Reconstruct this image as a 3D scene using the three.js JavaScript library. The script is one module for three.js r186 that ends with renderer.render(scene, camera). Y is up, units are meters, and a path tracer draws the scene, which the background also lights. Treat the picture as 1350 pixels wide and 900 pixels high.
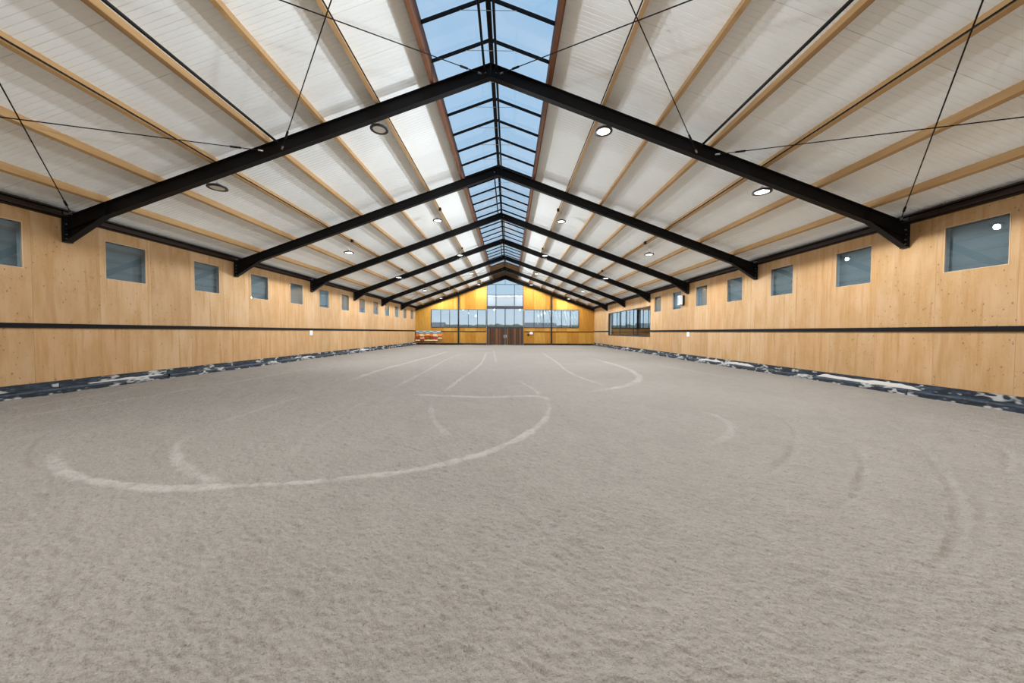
import * as THREE from 'three';
import { mergeGeometries } from 'three/addons/utils/BufferGeometryUtils.js';
import { RoundedBoxGeometry } from 'three/addons/geometries/RoundedBoxGeometry.js';

// ---------------------------------------------------------------- camera, sky, exposure
const scene = new THREE.Scene();
const renderer = new THREE.WebGLRenderer({ antialias: true });
renderer.toneMapping = THREE.LinearToneMapping;
renderer.toneMappingExposure = 1.0;
renderer.shadowMap.enabled = true;
const camera = new THREE.PerspectiveCamera(89.79, 1350 / 900, 0.05, 1500);
camera.position.set(0.4534, 1.46, 0);
camera.rotation.order = 'YXZ';
camera.rotation.set(-0.0277, -0.0085, 0.004);
scene.add(camera);
const LAMP = 80;                                   // candela-like strength of one high-bay lamp

// ---------------------------------------------------------------- noise
const hash = (x, y, s = 0) => { let h = (Math.imul(x, 374761393) + Math.imul(y, 668265263) + Math.imul(s, 1274126177)) | 0; h = Math.imul(h ^ (h >>> 13), 1274126177); return ((h ^ (h >>> 16)) >>> 0) / 4294967296; };
const sm = (t) => t * t * (3 - 2 * t);
function noise(x, y, s = 0, px = 0, py = 0) {        // value noise 0..1, periodic where px / py are given
  const xi = Math.floor(x), yi = Math.floor(y), u = sm(x - xi), v = sm(y - yi);
  const w = (a, p) => (p ? ((a % p) + p) % p : a);
  const x0 = w(xi, px), x1 = w(xi + 1, px), y0 = w(yi, py), y1 = w(yi + 1, py);
  const a = hash(x0, y0, s), b = hash(x1, y0, s), c = hash(x0, y1, s), d = hash(x1, y1, s);
  return a + (b - a) * u + (c - a) * v + (a - b - c + d) * u * v;
}
const fbm = (x, y, s, o = 4, px = 0, py = 0) => { let f = 0, a = 0.5, n = 0; for (let i = 0; i < o; i++) { f += a * noise(x, y, s + i, px, py); n += a; a *= 0.5; x *= 2; y *= 2; px *= 2; py *= 2; } return f / n; };
function rngOf(seed) { let s = seed | 0; return () => { s = (s + 0x6d2b79f5) | 0; let t = Math.imul(s ^ (s >>> 15), 1 | s); t = (t + Math.imul(t ^ (t >>> 7), 61 | t)) ^ t; return ((t ^ (t >>> 14)) >>> 0) / 4294967296; }; }
const clamp = (v, a = 0, b = 1) => Math.min(b, Math.max(a, v));
const mixc = (a, b, t) => [a[0] + (b[0] - a[0]) * t, a[1] + (b[1] - a[1]) * t, a[2] + (b[2] - a[2]) * t];
const enc = (c) => { c = clamp(c); return Math.round(255 * (c <= 0.0031308 ? 12.92 * c : 1.055 * Math.pow(c, 1 / 2.4) - 0.055)); };

// ---------------------------------------------------------------- sky: pale blue with thin soft cloud
{
  const W = 1024, H = 512, d = new Float32Array(W * H * 4);
  const stops = [[0, [0.62, 0.72, 0.82]], [8, [0.54, 0.70, 0.86]], [25, [0.43, 0.64, 0.86]], [50, [0.31, 0.54, 0.80]], [90, [0.26, 0.49, 0.77]]];
  for (let j = 0; j < H; j++) {
    const el = ((j + 0.5) / H - 0.5) * 180, e = Math.max(0, el);
    let k = 0; while (k < stops.length - 2 && e > stops[k + 1][0]) k++;
    const base = mixc(stops[k][1], stops[k + 1][1], clamp((e - stops[k][0]) / (stops[k + 1][0] - stops[k][0])));
    for (let i = 0; i < W; i++) {
      const n = fbm(i / W * 14, el / 90 * 7 + 20, 71, 5, 14, 0), m = fbm(i / W * 5, el / 90 * 3 + 9, 91, 3, 5, 0);
      const c = mixc(base, [0.74, 0.80, 0.87], clamp((n * 0.6 + m * 0.4 - 0.47) * 3.2) * 0.75);
      const o = (j * W + i) * 4; d[o] = c[0]; d[o + 1] = c[1]; d[o + 2] = c[2]; d[o + 3] = 1;
    }
  }
  const t = new THREE.DataTexture(d, W, H, THREE.RGBAFormat, THREE.FloatType);
  t.mapping = THREE.EquirectangularReflectionMapping; t.magFilter = THREE.LinearFilter; t.needsUpdate = true;
  scene.background = t;
}

// ---------------------------------------------------------------- helpers
const used = new Map();
function numbered(n) { const k = used.get(n) ?? 0; used.set(n, k + 1); return k ? n + '_' + String(k).padStart(3, '0') : n; }
function shade(m) { m.castShadow = true; m.receiveShadow = true; return m; }
function tag(o, label, category, group, kind) { o.userData.label = label; o.userData.category = category; if (group) o.userData.group = group; if (kind) o.userData.kind = kind; return o; }
function part(name, geo, mat, parent) { const m = shade(new THREE.Mesh(geo, mat)); m.name = name; parent.add(m); return m; }
function thing(name, label, category, pos = [0, 0, 0], group, kind) { const o = new THREE.Group(); o.name = kind === 'structure' ? name : numbered(name); o.position.set(...pos); scene.add(o); return tag(o, label, category, group, kind); }
function solid(name, geo, mat, label, category, group, kind) { const m = part(kind === 'structure' ? name : numbered(name), geo, mat, scene); return tag(m, label, category, group, kind); }
const box = (x0, x1, y0, y1, z0, z1) => { const g = new THREE.BoxGeometry(Math.abs(x1 - x0), Math.abs(y1 - y0), Math.abs(z1 - z0)); g.translate((x0 + x1) / 2, (y0 + y1) / 2, (z0 + z1) / 2); return g; };
const merge = (list) => mergeGeometries(list.map((g) => (g.index ? g.toNonIndexed() : g)), false);
const V = (a) => new THREE.Vector3(...a);
function rod(a, b, r, seg = 8) { const A = V(a), B = V(b), L = A.distanceTo(B); const g = new THREE.CylinderGeometry(r, r, L, seg); g.applyQuaternion(new THREE.Quaternion().setFromUnitVectors(new THREE.Vector3(0, 1, 0), B.clone().sub(A).normalize())); const c = A.add(B).multiplyScalar(0.5); g.translate(c.x, c.y, c.z); return g; }
// uv in metres: u along the first axis named, v along the second
function planar(g, ax, ay, sx = 1, sy = 1, ox = 0, oy = 0) { const p = g.attributes.position, uv = new Float32Array(p.count * 2), f = { x: 'getX', y: 'getY', z: 'getZ' }; for (let i = 0; i < p.count; i++) { uv[2 * i] = (p[f[ax]](i) + ox) / sx; uv[2 * i + 1] = (p[f[ay]](i) + oy) / sy; } g.setAttribute('uv', new THREE.BufferAttribute(uv, 2)); return g; }
function prism(pts, z0, z1) { const s = new THREE.Shape(pts.map((p) => new THREE.Vector2(p[0], p[1]))); const g = new THREE.ExtrudeGeometry(s, { depth: Math.abs(z1 - z0), bevelEnabled: false }); g.translate(0, 0, Math.min(z0, z1)); return g; }
function canvasless(W, H, fn, { srgb = true, wrap = true } = {}) { const d = new Uint8Array(W * H * 4); for (let j = 0; j < H; j++) for (let i = 0; i < W; i++) { const c = fn(i, j), o = (j * W + i) * 4; if (srgb) { d[o] = enc(c[0]); d[o + 1] = enc(c[1]); d[o + 2] = enc(c[2]); } else d[o] = d[o + 1] = d[o + 2] = Math.round(255 * clamp(c)); d[o + 3] = 255; } const t = new THREE.DataTexture(d, W, H); if (srgb) t.colorSpace = THREE.SRGBColorSpace; t.magFilter = THREE.LinearFilter; if (wrap) t.wrapS = t.wrapT = THREE.RepeatWrapping; t.needsUpdate = true; return t; }

// ---------------------------------------------------------------- materials
// spruce plywood, 1.25 x 2.5 m to a picture: upright grain with cathedral loops, amber streaks, small brown knots
function plyTexture(seed, pale, amber, deep, knots) {
  const W = 640, H = 1280, R = rngOf(seed * 977 + 5);
  const ks = []; for (let i = 0; i < knots; i++) ks.push([R() * W, R() * H, 2.6 + R() * R() * 6]);
  for (let r = 0; r < 5; r++) { const y = R() * H, x0 = R() * W * 0.6; for (let i = 0; i < 12; i++) ks.push([x0 + i * 19 + R() * 9, y + R() * 14, 1.4 + R() * 1.4]); }   // rows of nail marks
  const kn = new Float32Array(W * H);
  for (const [x, y, r] of ks) for (let j = -3 * r | 0; j <= 3 * r; j++) for (let i = -2 * r | 0; i <= 2 * r; i++) { const a = Math.hypot(i / r, j / (1.4 * r)); const q = (((y | 0) + j + H) % H) * W + (((x | 0) + i + W) % W); kn[q] = Math.max(kn[q], clamp(1.35 - a)); }
  return canvasless(W, H, (i, j) => {
    const x = i / W, y = j / H;
    const warp = fbm(x * 5, y * 3, seed + 11, 3, 5, 3);
    const f = fbm(x * 7 + warp * 1.2, y * 2 + warp * 0.8, seed + 31, 3);
    const loop = 0.5 + 0.5 * Math.sin(f * 95);
    const fine = noise(x * 210, y * 9, seed + 51, 210, 9), mid = noise(x * 46, y * 3, seed + 61, 46, 3);
    const pallid = clamp((fbm(x * 6, y * 3, seed + 101, 4, 6, 3) - 0.50) * 3.5), patch = fbm(x * 4, y * 3, seed + 81, 4, 4, 3), streak = clamp((fbm(x * 16, y * 2, seed + 95, 3, 16, 2) - 0.56) * 4);
    let c = mixc(pale, amber, clamp(0.24 * loop + 0.34 * (fine - 0.2) + 0.28 * mid + 1.3 * (patch - 0.44)));
    c = mixc(c, [pale[0] * 1.06, pale[1] * 1.12, pale[2] * 1.3], pallid * 0.6); c = mixc(c, deep, streak * 0.7);
    const kk = kn[j * W + i];
    return mixc(c, [0.09, 0.042, 0.016], clamp(kk) * 0.85);
  });
}
const PALE = [0.310, 0.190, 0.092], AMBER = [0.255, 0.142, 0.049], DEEP = [0.23, 0.115, 0.029];
const plyMats = [3, 7, 12].map((s, i) => { const t = plyTexture(s, PALE, AMBER, DEEP, [60, 95, 42][i]); return new THREE.MeshPhysicalMaterial({ map: t, roughness: 0.72, specularIntensity: 0.4, color: [0xffffff, 0xf4f0ea, 0xfbf6f2][i] }); });
const shadedPlyTex = plyTexture(21, [0.285, 0.143, 0.026], [0.245, 0.114, 0.014], [0.20, 0.088, 0.010], 6);  // gable plywood: the warmer tone of its shade is put into the colour
const shadedPlyMats = [0xffffff, 0xeedfc8].map((c) => new THREE.MeshPhysicalMaterial({ map: shadedPlyTex, roughness: 0.7, specularIntensity: 0.2, color: c }));
const timberTex = canvasless(256, 1024, (i, j) => { const a = noise(i / 256 * 60, j / 1024 * 6, 5, 60, 6), b = fbm(i / 256 * 8, j / 1024 * 4, 9, 3, 8, 4); return mixc([0.40, 0.245, 0.105], [0.32, 0.18, 0.066], clamp(0.45 * a + 0.9 * (b - 0.3))); });
const M = {
  purlin: new THREE.MeshStandardMaterial({ map: timberTex, roughness: 0.65 }),
  kerb: new THREE.MeshStandardMaterial({ map: timberTex, color: 0xb08a78, roughness: 0.7 }),
  roof: new THREE.MeshStandardMaterial({ color: new THREE.Color().setRGB(0.84, 0.87, 0.87), roughness: 0.6 }),
  core: new THREE.MeshStandardMaterial({ color: new THREE.Color().setRGB(0.30, 0.27, 0.24), roughness: 0.9 }),
  steel: new THREE.MeshPhysicalMaterial({ color: new THREE.Color().setRGB(0.006, 0.006, 0.0065), roughness: 0.5, specularIntensity: 0.3 }),
  bolt: new THREE.MeshStandardMaterial({ color: new THREE.Color().setRGB(0.55, 0.56, 0.58), roughness: 0.35, metalness: 0.9 }),
  eave: new THREE.MeshPhysicalMaterial({ color: new THREE.Color().setRGB(0.018, 0.010, 0.006), roughness: 0.6, specularIntensity: 0.2 }),
  rail: new THREE.MeshPhysicalMaterial({ color: new THREE.Color().setRGB(0.005, 0.0045, 0.005), roughness: 0.8, specularIntensity: 0.15 }),
  frame: new THREE.MeshPhysicalMaterial({ color: new THREE.Color().setRGB(0.014, 0.017, 0.021), roughness: 0.5, specularIntensity: 0.4 }),
  lining: new THREE.MeshStandardMaterial({ color: new THREE.Color().setRGB(0.18, 0.21, 0.22), roughness: 0.6 }),
  dark_backing: new THREE.MeshStandardMaterial({ color: new THREE.Color().setRGB(0.045, 0.057, 0.060), roughness: 0.8 }),
  edge: new THREE.MeshStandardMaterial({ color: new THREE.Color().setRGB(0.33, 0.215, 0.115), roughness: 0.7 }),
  glass: new THREE.MeshPhysicalMaterial({ color: new THREE.Color().setRGB(0.86, 0.93, 0.95), roughness: 0, transmission: 1, thickness: 0, ior: 1.52 }),
  clear: new THREE.MeshPhysicalMaterial({ color: new THREE.Color().setRGB(0.97, 0.985, 1), roughness: 0, transmission: 1, thickness: 0, ior: 1.5 }),
  frosted: new THREE.MeshPhysicalMaterial({ color: new THREE.Color().setRGB(0.50, 0.53, 0.55), roughness: 0.9, transmission: 0.8, thickness: 0, ior: 1.5 }),
  white: new THREE.MeshStandardMaterial({ color: new THREE.Color().setRGB(0.55, 0.55, 0.53), roughness: 0.5 }),
  black: new THREE.MeshPhysicalMaterial({ color: new THREE.Color().setRGB(0.008, 0.008, 0.009), roughness: 0.6, specularIntensity: 0.3 }),
  housing: new THREE.MeshStandardMaterial({ color: new THREE.Color().setRGB(0.03, 0.032, 0.036), roughness: 0.4, metalness: 0.3 }),
  dome: new THREE.MeshStandardMaterial({ color: new THREE.Color().setRGB(0.16, 0.18, 0.21), roughness: 0.35, metalness: 0.4 }),
  lensOff: new THREE.MeshStandardMaterial({ color: new THREE.Color().setRGB(0.75, 0.75, 0.73), roughness: 0.35 }),
  lensOn: new THREE.MeshStandardMaterial({ color: 0xffffff, emissive: 0xfffaf0, emissiveIntensity: 4, roughness: 0.4 }),
};
M.glass.side = M.clear.side = M.frosted.side = THREE.DoubleSide;

// ---------------------------------------------------------------- the building: 20 m wide, 40 m long, ridge along z
const T = Math.tan(THREE.MathUtils.degToRad(20)), C20 = Math.cos(THREE.MathUtils.degToRad(20)), S20 = Math.sin(THREE.MathUtils.degToRad(20));
const ZB = 1.95, ZE = -38.4;                         // back wall, glazed gable
const RB = 7.41, RT = 7.73, RU = 7.93;               // rafter underside, rafter top, roof underside, all at the ridge
const ord = ['first', 'second', 'third', 'fourth', 'fifth', 'sixth', 'seventh', 'eighth', 'ninth', 'tenth', 'eleventh', 'twelfth', 'thirteenth'], sideOf = (s) => (s < 0 ? 'windows-only' : 'lounge');   // the two long walls
const FR = [-1, 0, 1, 2, 3, 4, 5, 6].map((k) => -(8.155 + 5 * k));   // near flange edge of each frame
const PX = [0, 1, 2, 3, 4, 5, 6].map((i) => 1.36 + 1.283 * i);

// --- floor: raked riding sand with clods, hoof tracks and drag lines
const tracks = [   // half width, strength (pale above 0, sunk below), line on the ground
  [0.075, 1.00, [[-5.07, -4.27], [-4.85, -4.01], [-4.49, -3.73], [-4.10, -3.51], [-3.71, -3.35], [-3.26, -3.22], [-2.83, -3.14], [-2.41, -3.14], [-1.96, -3.19], [-1.52, -3.27], [-1.06, -3.39], [-0.59, -3.57], [-0.15, -3.83], [0.26, -4.20], [0.66, -4.76], [1.06, -5.73], [1.25, -6.73], [1.26, -7.34]]],
  [0.065, 0.80, [[-3.94, -4.74], [-3.81, -4.42], [-3.54, -4.08], [-3.14, -3.73], [-2.64, -3.42], [-2.26, -3.20]]],
  [0.12, 0.80, [[-1.85, -7.92], [-1.13, -7.84], [-0.07, -7.67], [1.17, -7.68], [1.28, -7.10]]],
  [0.07, 0.80, [[-1.15, -7.93], [-1.06, -10.32], [-0.85, -15.43], [-1.22, -25.71]]],
  [0.05, 0.50, [[-1.13, -6.92], [-0.85, -5.81], [-0.53, -5.05], [-0.37, -4.75]]],
  [0.07, 0.70, [[-2.52, -8.43], [-2.61, -12.44], [-2.82, -18.93], [-2.40, -23.77]]],
  [0.15, 0.80, [[-4.25, -9.94], [-4.42, -12.89], [-4.16, -20.03], [-4.14, -26.57]]],
  [0.08, 0.80, [[2.79, -25.96], [2.76, -16.74], [2.66, -12.12], [3.07, -9.10]]],
  [0.14, 0.80, [[5.09, -20.46], [5.18, -13.98], [4.72, -11.14], [3.71, -9.37], [2.26, -8.18]]],
  [0.08, 0.40, [[7.06, -15.70], [7.33, -13.48], [7.68, -11.20]]],
  [0.08, 0.50, [[-7.83, -5.61], [-7.70, -6.71], [-7.41, -9.18], [-7.34, -15.96]]],
  [0.08, 0.40, [[-4.11, -5.32], [-4.18, -6.89], [-4.17, -7.71]]],
  [0.05, 0.20, [[-1.95, -3.78], [-2.30, -4.58], [-2.47, -5.96], [-2.52, -7.30]]],
  [0.08, 0.35, [[-8.77, -6.25], [-8.74, -8.34]]],
  [0.06, 0.45, [[4.04, -6.43], [4.11, -5.85], [3.97, -5.37], [3.60, -4.84], [2.95, -4.29]]],
  [0.07, 0.50, [[-0.91, -29.15], [-0.10, -15.46]]],
  [0.08, 0.50, [[0.73, -10.35], [1.10, -8.59], [1.17, -7.87]]],
  [0.05, -0.70, [[5.35, -6.44], [4.95, -5.37], [4.45, -4.71], [3.74, -3.95], [2.93, -3.34]]],
  [0.045, -0.80, [[5.09, -4.51], [4.45, -3.79], [3.69, -3.11], [3.16, -2.76]]],
  [0.05, -0.60, [[5.96, -4.61], [5.28, -3.79], [4.38, -2.92], [3.79, -2.47], [3.34, -2.19], [2.86, -1.94]]],
  [0.045, -0.70, [[7.03, -4.55], [6.48, -4.04], [5.66, -3.52]]],
  [0.05, -0.40, [[-6.16, -4.91], [-5.68, -4.41], [-5.11, -3.93], [-4.49, -3.53]]],
  [0.05, -0.40, [[-4.00, -4.42], [-3.73, -4.01], [-3.23, -3.57]]],
  [0.06, -0.30, [[4.98, -3.22], [4.29, -2.68], [3.42, -2.13], [2.72, -1.77]]],
];
{
  // smooth the lines
  const segs = [];
  for (const [w, s, pts] of tracks) {
    const c = new THREE.CatmullRomCurve3(pts.map((p) => new THREE.Vector3(p[0], 0, p[1]))), n = Math.max(4, pts.length * 4), q = c.getPoints(n);
    for (let i = 0; i < n; i++) { const a = q[i], b = q[i + 1], r = w * 2.2; segs.push({ a, b, w, s, e0: i / n, e1: (i + 1) / n, x0: Math.min(a.x, b.x) - r, x1: Math.max(a.x, b.x) + r, z0: Math.min(a.z, b.z) - r, z1: Math.max(a.z, b.z) + r }); }
  }
  const zs = []; for (let z = ZB; z > -1.15; z -= 0.12) zs.push(z);
  for (let d = 1.2; d < 38.4; d *= 1.0056) zs.push(-d); zs.push(ZE);
  const NX = 1100, NZ = zs.length, pos = new Float32Array((NX + 1) * NZ * 3), col = new Float32Array((NX + 1) * NZ * 3), uv = new Float32Array((NX + 1) * NZ * 2);
  const dx = 20 / NX;
  for (let j = 0; j < NZ; j++) {
    const z = zs[j], step = Math.max(dx, Math.abs(zs[Math.min(j + 1, NZ - 1)] - zs[Math.max(0, j - 1)]) / 2), near = segs.filter((g) => z >= g.z0 && z <= g.z1);
    const k1 = clamp(0.5 * 0.12 / step), k2 = clamp(0.5 * 0.05 / step);
    for (let i = 0; i <= NX; i++) {
      const x = -10 + i * dx, o = j * (NX + 1) + i;
      let tr = 0, trw = 0;
      for (const g of near) {
        if (x < g.x0 || x > g.x1) continue;
        const vx = g.b.x - g.a.x, vz = g.b.z - g.a.z, t = clamp(((x - g.a.x) * vx + (z - g.a.z) * vz) / (vx * vx + vz * vz + 1e-9));
        const wob = (noise(x * 3, z * 3, 401) - 0.5) * 0.10 + (noise(x * 13, z * 13, 403) - 0.5) * 0.09, dist = Math.abs(Math.hypot(x - g.a.x - t * vx, z - g.a.z - t * vz) + wob * 0.45);
        const along = g.e0 + (g.e1 - g.e0) * t, ends = clamp(Math.min(along, 1 - along) * 7);
        const m = clamp((g.w * 0.95 - dist) / (0.5 * g.w)) * ends * clamp(0.32 + 0.6 * noise(x * 4, z * 4, 411) + 0.9 * (noise(x * 17, z * 15, 421) - 0.35));
        if (Math.abs(m * g.s) > Math.abs(tr)) { tr = m * g.s; trw = m; }
      }
      const big = fbm(x * 0.45, z * 0.45, 301, 3), clod = fbm(x * 5.5, z * 4, 311, 3);
      const xr = 0.82 * x + 0.57 * z, zr = 0.82 * z - 0.57 * x, crumb = noise(xr * 15, zr * 26, 321), grit = noise(xr * 47, zr * 53, 331);
      const pit = clamp((noise(xr * 17, zr * 29, 341) - 0.85) * 6) * clamp((fbm(x * 1.1, z * 1.1, 361, 2) - 0.38) * 4);
      const print = clamp((fbm(x * 2.6, z * 2.6, 351, 2) - 0.52) * 4) * 0.5;
      const rough = (1 - 0.75 * clamp(trw));
      let h = (big - 0.5) * 0.05 + rough * ((clod - 0.5) * 0.024 + k1 * (crumb - 0.5) * 0.014 * (0.5 + print) + k2 * (grit - 0.5) * 0.010 - k1 * pit * 0.020) + (tr > 0 ? 0.006 * tr : 0.028 * tr);
      pos[3 * o] = x; pos[3 * o + 1] = h; pos[3 * o + 2] = z;
      const v = 0.93 + 0.12 * (big - 0.5) + 0.10 * (clod - 0.5) + 0.14 * (grit - 0.5) * k2;
      let c = [0.210 * v, 0.183 * v, 0.155 * v];
      if (tr > 0) c = mixc(c, [0.33, 0.298, 0.262], clamp(tr) * 0.62);
      col[3 * o] = c[0]; col[3 * o + 1] = c[1]; col[3 * o + 2] = c[2];
      uv[2 * o] = x / 1.3; uv[2 * o + 1] = z / 1.3;
    }
  }
  const idx = new Uint32Array(NX * (NZ - 1) * 6); let q = 0;
  for (let j = 0; j < NZ - 1; j++) for (let i = 0; i < NX; i++) { const a = j * (NX + 1) + i, b = a + 1, c = a + NX + 1, d = c + 1; idx[q++] = a; idx[q++] = b; idx[q++] = c; idx[q++] = b; idx[q++] = d; idx[q++] = c; }
  const g = new THREE.BufferGeometry();
  g.setAttribute('position', new THREE.BufferAttribute(pos, 3)); g.setAttribute('color', new THREE.BufferAttribute(col, 3)); g.setAttribute('uv', new THREE.BufferAttribute(uv, 2)); g.setIndex(new THREE.BufferAttribute(idx, 1)); g.computeVertexNormals();
  const grain = canvasless(1024, 1024, (i, j) => { const x = i / 1024, y = j / 1024; const a = noise(x * 300, y * 300, 1, 300, 300), b = noise(x * 90, y * 90, 2, 90, 90), c = clamp((noise(x * 120, y * 120, 3, 120, 120) - 0.86) * 7); const v = 0.92 + 0.22 * (a - 0.5) + 0.12 * (b - 0.5) - 0.40 * c; return [v, v * (1 - 0.02 * c), v * (1 - 0.05 * c)]; });
  const bump = canvasless(1024, 1024, (i, j) => { const x = i / 1024, y = j / 1024; return 0.35 * noise(x * 260, y * 260, 4, 260, 260) + 0.65 * noise(x * 80, y * 80, 2, 80, 80); }, { srgb: false });
  solid('floor', g, new THREE.MeshPhysicalMaterial({ specularIntensity: 0.15, vertexColors: true, map: grain, bumpMap: bump, bumpScale: 0.008, roughness: 0.95 }), 'grey-brown riding sand floor with pale hoof tracks and drag lines', 'floor', null, 'structure');
}

// --- roof panels
{
  const roof = thing('ceiling', 'pitched roof lining of off-white ribbed sandwich panels', 'ceiling', [0, 0, 0], null, 'structure');
  const profile = [[0.006, 0]]; const L = (10.42 - 1.38) / C20;
  for (let i = 1; i < 10; i++) { const x = i * 0.1; profile.push([x - 0.012, 0], [x - 0.006, 0.005], [x + 0.006, 0.005], [x + 0.012, 0]); }
  profile.push([0.994, 0], [0.9985, 0.012], [0.9985, 0.1], [0.0015, 0.1], [0.0015, 0.012]);
  const shape = new THREE.Shape(profile.map((p) => new THREE.Vector2(p[0], p[1])));
  const make = (side) => {
    const g = new THREE.ExtrudeGeometry(shape, { depth: L, bevelEnabled: false });
    const m = side > 0 ? new THREE.Matrix4().makeBasis(V([0, 0, -1]), V([S20, C20, 0]), V([C20, -S20, 0])) : new THREE.Matrix4().makeBasis(V([0, 0, 1]), V([-S20, C20, 0]), V([-C20, -S20, 0]));
    g.applyMatrix4(m); g.translate(side * 1.38, RU - T * 1.38, side > 0 ? 0 : -1); return g;
  };
  const R = make(1), Lg = make(-1), tones = [M.roof, M.roof.clone(), M.roof.clone()]; tones[1].color.multiplyScalar(0.975); tones[2].color.multiplyScalar(1.02);
  for (let k = 0; k < 42; k++) { const z = 2.85 - k; for (const g of [R, Lg]) { const p = part('roof_panel', g, tones[(hash(k, g === R ? 1 : 2, 8) * 3) | 0], roof); p.position.z = z; } }
}

// --- ridge skylight (window_1): panes, bars, ridge bar, tie rods; its last bay is boarded over
{
  const sk = thing('window_1', 'long ridge skylight of clear panes between black glazing bars', 'skylight', [0, 0, 0], null, 'structure');
  const A = 8.30, B = 8.20, E = 1.40, zEnd = -33.15;
  const paneG = (s) => { const g = new THREE.BufferGeometry(); const p = [[0, A, 0], [s * E, A - T * E, 0], [s * E, A - T * E, -1], [0, A, -1]]; g.setAttribute('position', new THREE.Float32BufferAttribute(p.flat(), 3)); g.setIndex(s > 0 ? [0, 2, 1, 0, 3, 2] : [0, 1, 2, 0, 2, 3]); g.computeVertexNormals(); return g; };
  const barG = (s) => { const g = prism([[0, B], [s * E, B - T * E], [s * E, B - T * E + 0.07], [0, B + 0.07]], -0.017, 0.017); return g; };
  const panes = [paneG(1), paneG(-1)], bars = [barG(1), barG(-1)], tie = rod([-0.58, B - T * 0.58, 0], [0.58, B - T * 0.58, 0], 0.006, 6);
  const boardG = [1, -1].map((s) => planar(prism([[s * 0.06, B - T * 0.06 + 0.03], [s * E, B - T * E + 0.03], [s * E, B - T * E + 0.06], [s * 0.06, B - T * 0.06 + 0.06]], -1.24, 0), 'x', 'z', 1.25, 2.5));
  for (let d = -2.85; d < 33.1; d++) {
    for (const g of panes) part('pane', g, M.clear, sk).position.z = -d;
    for (const g of bars) part('glazing_bar', g, M.steel, sk).position.z = -d;
    part('tie_rod', tie, M.bolt, sk).position.z = -d;
  }
  for (const g of bars) part('glazing_bar', g, M.steel, sk).position.z = zEnd;
  for (let k = 0; k < 5; k++) for (const g of boardG) part('plywood_board', g, plyMats[k % 3], sk).position.z = zEnd - 0.03 - k * 1.25;
  part('ridge_bar', box(-0.05, 0.05, B - 0.07, B + 0.1, 2.85, ZE), M.steel, sk);
  for (const s of [-1, 1]) part('kerb_board', planar(box(s * 1.36, s * 1.43, RU - T * 1.40 - 0.10, A - T * E + 0.02, 2.85, ZE - 0.3), 'y', 'z', 0.4, 2.5), M.kerb, sk);
}

// --- long walls: core, plywood sheets, rail
const winZ = (k) => -(6.5 + 2.5 * k);                // near edge of window k, 1 m wide
const WY0 = 2.79, WY1 = 3.78, LZ0 = -23.12, LZ1 = -32.9, LY0 = 1.17, LY1 = 3.28;
function longWall(side, name, windows, lounge, label) {
  const X = (a) => side * a, w = thing(name, label, 'wall', [0, 0, 0], null, 'structure');
  // core with openings
  const list = []; const put = (y0, y1, z0, z1) => list.push(box(X(10.02), X(10.3), y0, y1, z0, z1));
  put(-0.35, lounge ? LY0 : WY0, 2.2, -38.7); put(WY1, 4.42, 2.2, lounge ? LZ0 : -38.7);
  if (lounge) { put(LY1, 4.42, LZ0, -38.7); put(LY0, LY1, LZ1, -38.7); put(LY0, WY0, 2.2, LZ0); }
  let z = 2.2; for (const k of windows) { put(WY0, WY1, z, winZ(k)); z = winZ(k) - 1; } put(WY0, WY1, z, lounge ? LZ0 : -38.7);
  part('wall_core', merge(list), M.core, w);
  // sheets: 1.25 m wide, joints at 7.625 m and so on
  const G = 0.0012;
  for (let n = 0; n < 33; n++) {
    const z0 = 2.375 - n * 1.25, z1 = Math.max(z0 - 1.25, ZE), mat = plyMats[(hash(n, side + 5, 3) * 3) | 0], ox = hash(n, 1, side + 9) * 1.25, oy = hash(n, 2, side + 9) * 2.5;
    if (z1 >= z0 - 0.05) continue;
    const sheet = (y0, y1, za = z0, zb = z1) => planar(box(X(10), X(10.02), y0, y1, za - G, zb + G), 'z', 'y', 1.25, 2.5, ox, oy);
    const inL = lounge && z1 < LZ0 && z0 > LZ1;
    if (inL) {
      const a = Math.min(z0, LZ0), b = Math.max(z1, LZ1);
      part('plywood_sheet', sheet(0.29, LY0), mat, w);
      const up = [sheet(LY1, 4.1)]; if (a < z0 - 0.01) up.push(sheet(LY0, LY1, z0, a)); if (b > z1 + 0.01) up.push(sheet(LY0, LY1, b, z1));
      part('plywood_sheet', merge(up), plyMats[(hash(n, side + 8, 3) * 3) | 0], w); continue;
    }
    part('plywood_sheet', sheet(0.29, 1.56), mat, w);
    const k = windows.find((k) => winZ(k) < z0 - 0.05 && winZ(k) - 1 > z1 + 0.05);
    const m2 = plyMats[(hash(n, side + 8, 3) * 3) | 0];
    if (k === undefined) part('plywood_sheet', sheet(1.5645, 4.1), m2, w);
    else part('plywood_sheet', merge([sheet(1.5645, WY0), sheet(WY1, 4.1), sheet(WY0, WY1, z0, winZ(k)), sheet(WY0, WY1, winZ(k) - 1, z1)]), m2, w);
  }
}
longWall(-1, 'wall_left', [...Array(13).keys()].concat([]), false, 'long plywood wall with thirteen small square windows');
longWall(1, 'wall_right', [0, 1, 2, 3, 4, 5, 6], true, 'long plywood wall with small square windows and a wide lounge window');
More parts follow.
